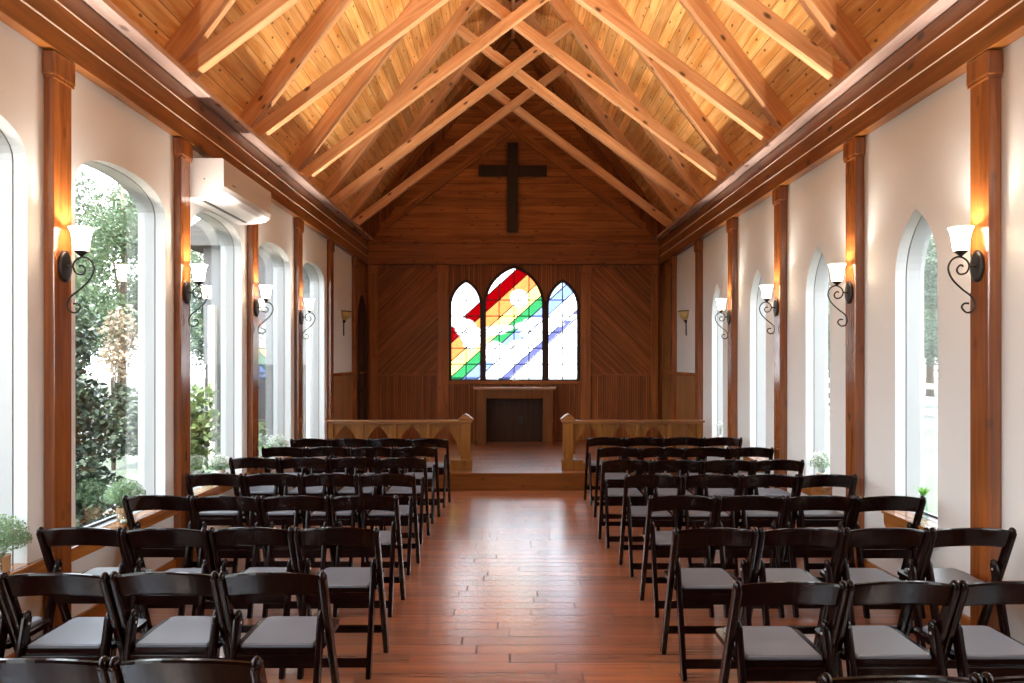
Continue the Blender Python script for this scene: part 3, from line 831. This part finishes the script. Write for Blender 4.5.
for side in ('left', 'right'):
    sg = 1 if side == 'left' else -1
    for k, i in enumerate((1, 2, 3, 4, 5, 6)):  # unseen first two pillars: bare bulbs added to light the near end
        xw = (-2.56 if sg > 0 else 2.687); pos = (xw, PIL[i]+PW/2+.01, 2.199 if sg > 0 else 2.20)
        if i >= 3:
            nth = {3: 'first, beside the bare pillar', 4: 'second', 5: 'third', 6: 'fourth'}
            sidew = 'air conditioner side' if sg > 0 else 'narrow window side'
            lab = 'lit iron scroll sconce with white shade, %s pillar %s the camera end, %s' % ({3: 'first', 4: 'second', 5: 'third', 6: 'fourth'}[i], 'from', sidew)
            lab = 'lit scroll sconce on the %s pillar from the altar rail, %s' % ({6: 'first', 5: 'second', 4: 'third', 3: 'fourth'}[i], sidew)
            if proto_s is None: o = proto_s = make_sconce(lab)
            else: o = copy_tree(proto_s); o['label'] = lab
            o.location = pos; o.rotation_euler = (0, 0, 0 if sg > 0 else PI)
        li = bpy.data.lights.new('sconce_and_fill_bulb', 'POINT'); li.energy = LAMP_W; li.color = (1., .90, .80); li.shadow_soft_size = .035
        lo = bpy.data.objects.new('sconce_and_fill_bulb', li); COL.objects.link(lo); lo.location = (pos[0]+sg*.098, pos[1], pos[2]+.150)
        li = bpy.data.lights.new('ceiling_fill_spot', 'SPOT'); li.energy = 85.; li.color = (1., .91, .80); li.shadow_soft_size = .03  # extra spot added to brighten the ceiling, not a real reflector part
        li.spot_size = math.radians(98); li.spot_blend = 1.
        lo = bpy.data.objects.new('ceiling_fill_spot', li); COL.objects.link(lo); lo.location = (pos[0]+sg*.098, pos[1], pos[2]+.195)
        lo.rotation_euler = Vector((sg*.55, 0, .84)).to_track_quat('-Z', 'Y').to_euler()

# unlit half-bowl uplights on the white chancel panels
def half_bowl(label, x, y, sg):
    u = thing('wall_uplight', label, 'wall light', (x, y, 2.06), 0 if sg > 0 else PI, group='half-bowl uplights')
    def halflathe(prof, mat, name):
        n = 16; v = []; f = []
        for r, z in prof:
            for k in range(n+1):
                a = -PI/2+PI*k/n; v.append((.002+.85*r*math.cos(a), r*math.sin(a), z))
        m = n+1
        for i in range(len(prof)-1):
            for k in range(n): f.append((i*m+k, i*m+k+1, (i+1)*m+k+1, (i+1)*m+k))
            f.append((i*m+n, i*m, (i+1)*m, (i+1)*m+n))
        f.append(list(range(m))); f.append([(len(prof)-1)*m+k for k in range(m)])
        return MB().add(v, f, smooth=True).build(name, mat, u)
    halflathe([(.03, .245), (.085, .265), (.125, .31), (.148, .375)], 'olive_glass', 'bowl')
    halflathe([(.150, .376), (.157, .378), (.157, .388), (.150, .39)], 'iron', 'rim')
    halflathe([(.012, 0.), (.018, .02), (.016, .19), (.03, .21), (.05, .235), (.05, .244)], 'iron', 'stem')
    return u
half_bowl('olive glass half-bowl uplight on the white panel near the dark arched door', XL, 11.0, 1)
half_bowl('olive glass half-bowl uplight on the white panel of the narrow window wall', XR, 10.95, -1)

# ------------------------------------------------------------------ air conditioner
ac = thing('air_conditioner', 'white split air conditioner on the wall above the round-headed window', 'air conditioner', (XL, 5.645, 2.972))
def ac_prof(i):
    return [(.002, .0), (.18, .012), (.26, .03), (.298, .06), (.311, .10), (.311, .312), (.300, .322), (.002, .322)]
MB().prism([(a, b) for a, b in ac_prof(0)], 0, 1.122, 1).build('casing', 'ac', ac)
MB().box(.085, .115, .12, 1.02, .0022, .012).build('air_slot', 'dark_slot', ac)
MB().box(.3112, .3125, .17, .25, .142, .150).build('badge', 'dark_slot', ac)
MB().box(.3112, .3125, 1.04, 1.05, .12, .13).box(.15, .16, -.0012, -.0002, .15, .16).build('indicator', 'dark_slot', ac)

# ------------------------------------------------------------------ plants on the sills
def tuft(mb, c, R, n, ll, rng, mi=0, flatten=.75, droop=0.):
    for _ in range(n):
        while True:
            p = Vector((rng.uniform(-1, 1), rng.uniform(-1, 1), rng.uniform(-1, 1)))
            if p.length <= 1: break
        p = Vector((p.x*R, p.y*R, p.z*R*flatten-droop*R*(p.x*p.x+p.y*p.y)))+Vector(c)
        leaf(mb, p, ll*rng.uniform(.6, 1.3), rng, mi)
def leaf(mb, p, l, rng, mi=0, wr=.45):
    d = Vector((rng.gauss(0, 1), rng.gauss(0, 1), rng.gauss(0, .7))).normalized()
    a = d.cross(Vector((rng.gauss(0, 1), rng.gauss(0, 1), rng.gauss(0, 1)))).normalized()*l*wr*.5
    mb.add([p-d*l*.5, p+a, p+d*l*.5, p-a], [(0, 1, 2, 3)], mi, True)
def stems(mb, base, top, R, n, rng, r=.0012, mi=0):
    for _ in range(n):
        a = rng.uniform(0, 2*PI); q = Vector(top)+Vector((math.cos(a)*R*rng.random(), math.sin(a)*R*rng.random(), rng.uniform(-.02, .03)))
        b = Vector(base)+Vector((math.cos(a)*.02, math.sin(a)*.02, 0))
        mid = (b+q)/2+Vector((0, 0, .02)); mb.tube([b, mid, q], r, 4, mi)

def pot_plant(label, x, y, z, pot, fol, R=.13, ph=.09, pr=.05, cat='potted plant', stemh=.06, n=700, ll=.02, petals=False, seed=1):
    rg = random.Random(seed)
    t = thing('potted_plant', label, cat, (x, y, z), group='plants on the window sills')
    MB().lathe([(pr*.88, 0), (pr, .01), (pr*1.04, ph*.95), (pr*1.04, ph), (pr*.9, ph), (pr*.88, ph-.012)], n=20).build('pot', pot, t)
    s = MB(); stems(s, (0, 0, ph-.012), (0, 0, ph+stemh+R*.3), R*.7, 24, rg); s.build('stem', 'leaf_pot', t)
    m = MB(); tuft(m, (0, 0, ph+stemh+R*.45), R, n, ll, rg, 0, .6, .35)
    if petals: tuft(m, (0, 0, ph+stemh+R*.6), R, n, ll*.8, rg, 1, .6)
    m.build('foliage', [fol, 'petal'], t)
    return t
def sillx(side): return -2.675 if side == 'left' else 2.81
zl = LW['zb']+.003; zr = RW['zb']+.003
pot_plant('bushy green plant in a wood-banded pot on the sill nearest the camera', -2.66, 3.64, zl, 'pot_wood', 'leaf_pot', .15, .085, .052, n=2600, ll=.018, seed=1)
pot_plant('bushy plant in a wood-banded pot on the sill of the window with garden shrub behind', sillx('left'), 4.86, zl, 'pot_wood', 'leaf_pot', .135, .085, .05, n=2000, ll=.018, seed=2)
pot_plant('small green plant in a white pot on the sill under the air conditioner', sillx('left'), 6.45, zl, 'pot_white', 'leaf_pot', .10, .10, .05, n=700, ll=.02, stemh=.02, petals=True, seed=3)
pot_plant('white flowering plant in a white pot on the sill before the grey outbuilding', sillx('left'), 8.06, zl, 'pot_white', 'leaf_pot', .13, .08, .045, n=500, ll=.024, petals=True, stemh=.03, seed=4)
pot_plant('pale leafy plant in a white pot on the sill of the second narrow window', sillx('right'), 6.32, zr, 'pot_white', 'leaf_pot', .11, .07, .04, n=350, ll=.022, petals=True, seed=5)
def votive(label, x, y, z):
    t = thing('votive_glass', label, 'candle holder', (x, y, z), group='small glasses on the sills')
    MB().lathe([(.026, 0), (.032, .004), (.036, .07), (.034, .07), (.030, .008), (.0, .008)], n=18, cap=False).build('cup', 'vase_glass', t)
    MB().lathe([(.024, .009), (.024, .03), (.005, .032)], n=14).build('candle', 'pot_white', t)
votive('small clear votive glass on the sill beside the bushy plant at the frame edge', -2.60, 3.52, zl)
votive('small clear votive glass on the sill beside the plant in front of the garden shrub', -2.60, 4.72, zl)
# glass vase with bright grass
rg = random.Random(8)
t = thing('glass_vase', 'slim clear glass vase holding a bright green grass tuft on a narrow sill', 'vase', (2.815, 4.77, zr), group=None)
MB().lathe([(.03, 0), (.034, .006), (.028, .08), (.024, .15), (.026, .165), (.024, .165), (.022, .15), (.026, .08), (.03, .01), (0, .01)], n=18, cap=False).build('vase_body', 'vase_glass', t)
m = MB()
for _ in range(90):
    a = rg.uniform(0, 2*PI); d = Vector((math.cos(a), math.sin(a), 0)); l = rg.uniform(.05, .10); w = Vector((-d.y, d.x, 0))*.003
    b = Vector((0, 0, .14)); q1 = b+d*l*.35+Vector((0, 0, l*.6)); q2 = b+d*l*.8+Vector((0, 0, l*.75))
    m.add([b-w, b+w, q1+w, q1-w, q2], [(0, 1, 2, 3), (3, 2, 4)], 0, True)
m.build('grass_tuft', 'leaf_grass', t)
t = thing('bud_vase', 'bud vase of thin white sprigs on the sill of the narrow window nearest the platform', 'vase', (2.815, 9.42, zr))
MB().lathe([(.03, 0), (.035, .01), (.035, .05), (.015, .085), (.017, .10)], n=16).build('vase_body', 'pot_white', t)
m = MB(); stems(m, (0, 0, .09), (0, 0, .22), .07, 14, rg); m.build('stem', 'leaf_pot', t)
m = MB(); tuft(m, (0, 0, .22), .075, 110, .02, rg, 0, .8); m.build('sprig', 'petal', t)

# ------------------------------------------------------------------ outside
MB().box(-60, 60, -30, 90, -.35, -.30).build('ground', 'ground', kind='structure')
def crown(blobs, n, ll, seed):
    rg = random.Random(seed); mb = MB(); tot = sum(b[3]**2 for b in blobs)
    for (x, y, z, r) in blobs:
        for _ in range(int(n*r*r/tot)):
            d = Vector((rg.gauss(0, 1), rg.gauss(0, 1), rg.gauss(0, 1))).normalized()*r*(rg.random()**.4)
            leaf(mb, Vector((x, y, z))+d*1., ll*rg.uniform(.6, 1.4), rg, 0, .6)
    return mb
def tree_meshes(seed, h, R, n, ll, leafm):
    rg = random.Random(seed)
    blobs = [(rg.uniform(-R, R)*.6, rg.uniform(-R, R)*.6, h*rg.uniform(.3, .9), R*rg.uniform(.35, .6)) for _ in range(14)]
    c = crown(blobs, n, ll, seed).mesh('crown', [leafm])
    m = MB().tube([(0, 0, 0), (.05, .03, h*.3), (-.05, .06, h*.6), (.02, 0, h*.85)], [.16, .13, .09, .03], 8)
    for b in blobs[:7]: m.tube([(0, .03, h*.35), ((b[0])*.5, b[1]*.5, b[2]*.8), (b[0], b[1], b[2])], [.07, .04, .015], 6)
    return c, m.mesh('trunk', ['bark'])
TM = [tree_meshes(11, 7.5, 2.0, 15000, .12, 'leaf_far'), tree_meshes(12, 9., 2.1, 16000, .125, 'leaf_mid'), tree_meshes(13, 6.5, 1.8, 13000, .115, 'leaf_far')]
def tree(label, k, x, y, s=1., rz=0.):
    t = thing('garden_tree', label, 'tree', (x, y, -.30), rz, group='trees outside')
    for nm, me in zip(('crown', 'trunk'), TM[k]):
        o = bpy.data.objects.new(nm, me); COL.objects.link(o); o.parent = t
    t.scale = (s, s, s)
LT = [(-12.4, 22.4, 1, 1.0), (-16.2, 25.2, 0, 1.25), (-15.2, 31.2, 1, 1.2), (-20.6, 32.5, 2, 1.4), (-11.0, 27.2, 2, 1.0)]
lt_l = ['green tree across the yard outside the round-headed window', 'tall grey-green tree behind the dark shrub outside', 'tall tree far behind the others outside the round-headed window',
        'broad tree at the far end of the yard outside', 'tree seen past the corner of the grey outbuilding']
for (x, y, k, s), l in zip(LT, lt_l): tree(l, k, x, y, s, x*1.7)
RT = [(15.3, 23.5, 0, 1.0), (18.9, 28.5, 1, .85), (14.2, 31., 2, 1.05), (21., 35., 0, 1.2), (16., 40., 1, 1.), (12.5, 27., 2, .75), (24.6, 41, 2, 1.4)]
rt_l = ['grey-green tree beyond the white rail fence, seen through the first narrow window', 'leafy tree behind the white rail fence across the lawn', 'rounded tree close behind the white rail fence',
        'tall grey-green tree far beyond the white rail fence', 'leafy tree at the far end of the white rail fence', 'small tree standing nearest the white rail fence', 'broad tree farthest out past the lawn']
for (x, y, k, s), l in zip(RT, rt_l): tree(l, k, x, y, s, x*2.1)

def shrub(label, x, y, h, R, mats, n, ll, seed, name='garden_shrub', taper=.35, zlo=.08):
    rg = random.Random(seed); t = thing(name, label, 'shrub', (x, y, -.30), group='shrubs outside the windows')
    hh = h+.3
    blobs = [(rg.uniform(-R, R)*.55, rg.uniform(-R, R)*.55, hh*(zlo+(.94-zlo)*q/11), R*rg.uniform(.5, .75)*(1-taper*q/11)) for q in range(12)]
    crown(blobs, n, ll, seed).build('foliage', mats, t)
    m = MB()
    for b in blobs[3:]: m.tube([(b[0]*.1, b[1]*.1, 0), (b[0]*.5, b[1]*.5, b[2]*.6), (b[0], b[1], b[2])], [.022, .014, .005], 5)
    m.build('stem', 'bark', t)
shrub('dense dark green shrub close outside the round-headed window', -4.32, 6.8, 2.15, .62, ['leaf_dark'], 15000, .07, 21, taper=.15)
shrub('rosy-leaved shrub behind the dense dark shrub outside', -7.15, 12.6, 2.7, .42, ['leaf_red'], 900, .09, 22, zlo=.62)
shrub('lime green bamboo-like shrub outside the window under the air conditioner', -4.15, 9.2, 1.3, .42, ['leaf_lime'], 1300, .12, 23)
shrub('low green bush beside the outbuilding posts', -3.95, 10.2, .75, .45, ['leaf_mid'], 1200, .10, 24)

# grey outbuilding beyond the chapel wall
ob = thing('outbuilding', 'charcoal-sided outbuilding with pale gable and louvred vent outside the windows', 'building', (-4.2, 13.2, -.30))
MB().box(-1.55, 1.3, 0, 5., 0, 1.9).build('wall', 'siding', ob)
MB().box(-1.57, 1.3, -.02, 5., 1.9, 4.1).build('upper_wall', 'grey_panel', ob)
MB().prism([(-1.9, 4.1), (1.4, 4.1), (1.4, 4.3), (-.1, 5.6), (-1.9, 4.3)], -.3, 5.2, 1).build('roof', 'shingle', ob)
v_ = MB().box(.30, .75, -.06, -.02, 3.25, 3.80).build('vent', 'dark_slot', ob)
m = MB()
for q in range(6): m.beam((.31, -.075, 3.29+q*.09), (.74, -.075, 3.29+q*.09), .05, .012, up=(0, -.6, 1))
m.build('louvre', 'siding', v_)
for x in (-1.35, -.72, .48): MB().box(x-.06, x+.06, -.2, -.08, 0, 3.0).build('post', 'beige', ob)

# white rail fence across the lawn
def fence():
    f = thing('rail_fence', 'white post and rail fence across the lawn outside the narrow windows', 'fence', (10.6, 26., -.30))
    for k in range(15):
        MB().box(-.06, .06, -17.5+k*2.5-.06, -17.5+k*2.5+.06, 0, 1.45).build('post', 'white_fence', f)
    for z in (.35, .68, 1.01, 1.34):
        MB().box(-.10, -.062, -17.6, 17.6, z-.07, z+.07).build('rail', 'white_fence', f)
fence()

# ------------------------------------------------------------------ light, sky, camera
W = bpy.data.worlds.new('sky'); SC.world = W; W.use_nodes = True
nt = W.node_tree; nt.nodes.clear()
tc = nt.nodes.new('ShaderNodeTexCoord'); sp = nt.nodes.new('ShaderNodeSeparateXYZ'); nt.links.new(tc.outputs['Generated'], sp.inputs[0])
rp = nt.nodes.new('ShaderNodeValToRGB'); nt.links.new(sp.outputs[2], rp.inputs[0])
rp.color_ramp.elements[0].position = 0.; rp.color_ramp.elements[0].color = (.97, .98, 1, 1)
rp.color_ramp.elements[1].position = .7; rp.color_ramp.elements[1].color = (.72, .84, 1, 1)
bg = nt.nodes.new('ShaderNodeBackground'); nt.links.new(rp.outputs[0], bg.inputs[0]); bg.inputs[1].default_value = 3.2
wo = nt.nodes.new('ShaderNodeOutputWorld'); nt.links.new(bg.outputs[0], wo.inputs[0])
su = bpy.data.lights.new('sun', 'SUN'); su.energy = 7.; su.angle = .02; su.color = (1, .95, .86)
so_ = bpy.data.objects.new('sun', su); COL.objects.link(so_)
so_.rotation_euler = Vector((.05, .25, -.97)).to_track_quat('-Z', 'Y').to_euler()

cam = bpy.data.cameras.new('camera'); co_ = bpy.data.objects.new('camera', cam); COL.objects.link(co_)
co_.location = (0, 0, H); co_.rotation_euler = (PI/2, 0, 0)
cam.sensor_width = 36.; cam.lens = 700/1024*36
cam.shift_x = 2/1024; cam.shift_y = 20.5/1024; cam.clip_start = .05
SC.camera = co_
SC.view_settings.view_transform = 'Standard'; SC.view_settings.look = 'None'
SC.view_settings.exposure = 2.0; SC.view_settings.gamma = 1.; SC.view_settings.use_curve_mapping = False
cy = SC.cycles
cy.max_bounces = 10; cy.diffuse_bounces = 5; cy.glossy_bounces = 4; cy.transmission_bounces = 6; cy.transparent_max_bounces = 16
cy.sample_clamp_indirect = 8.; cy.caustics_reflective = False; cy.caustics_refractive = False
cy.use_denoising = True
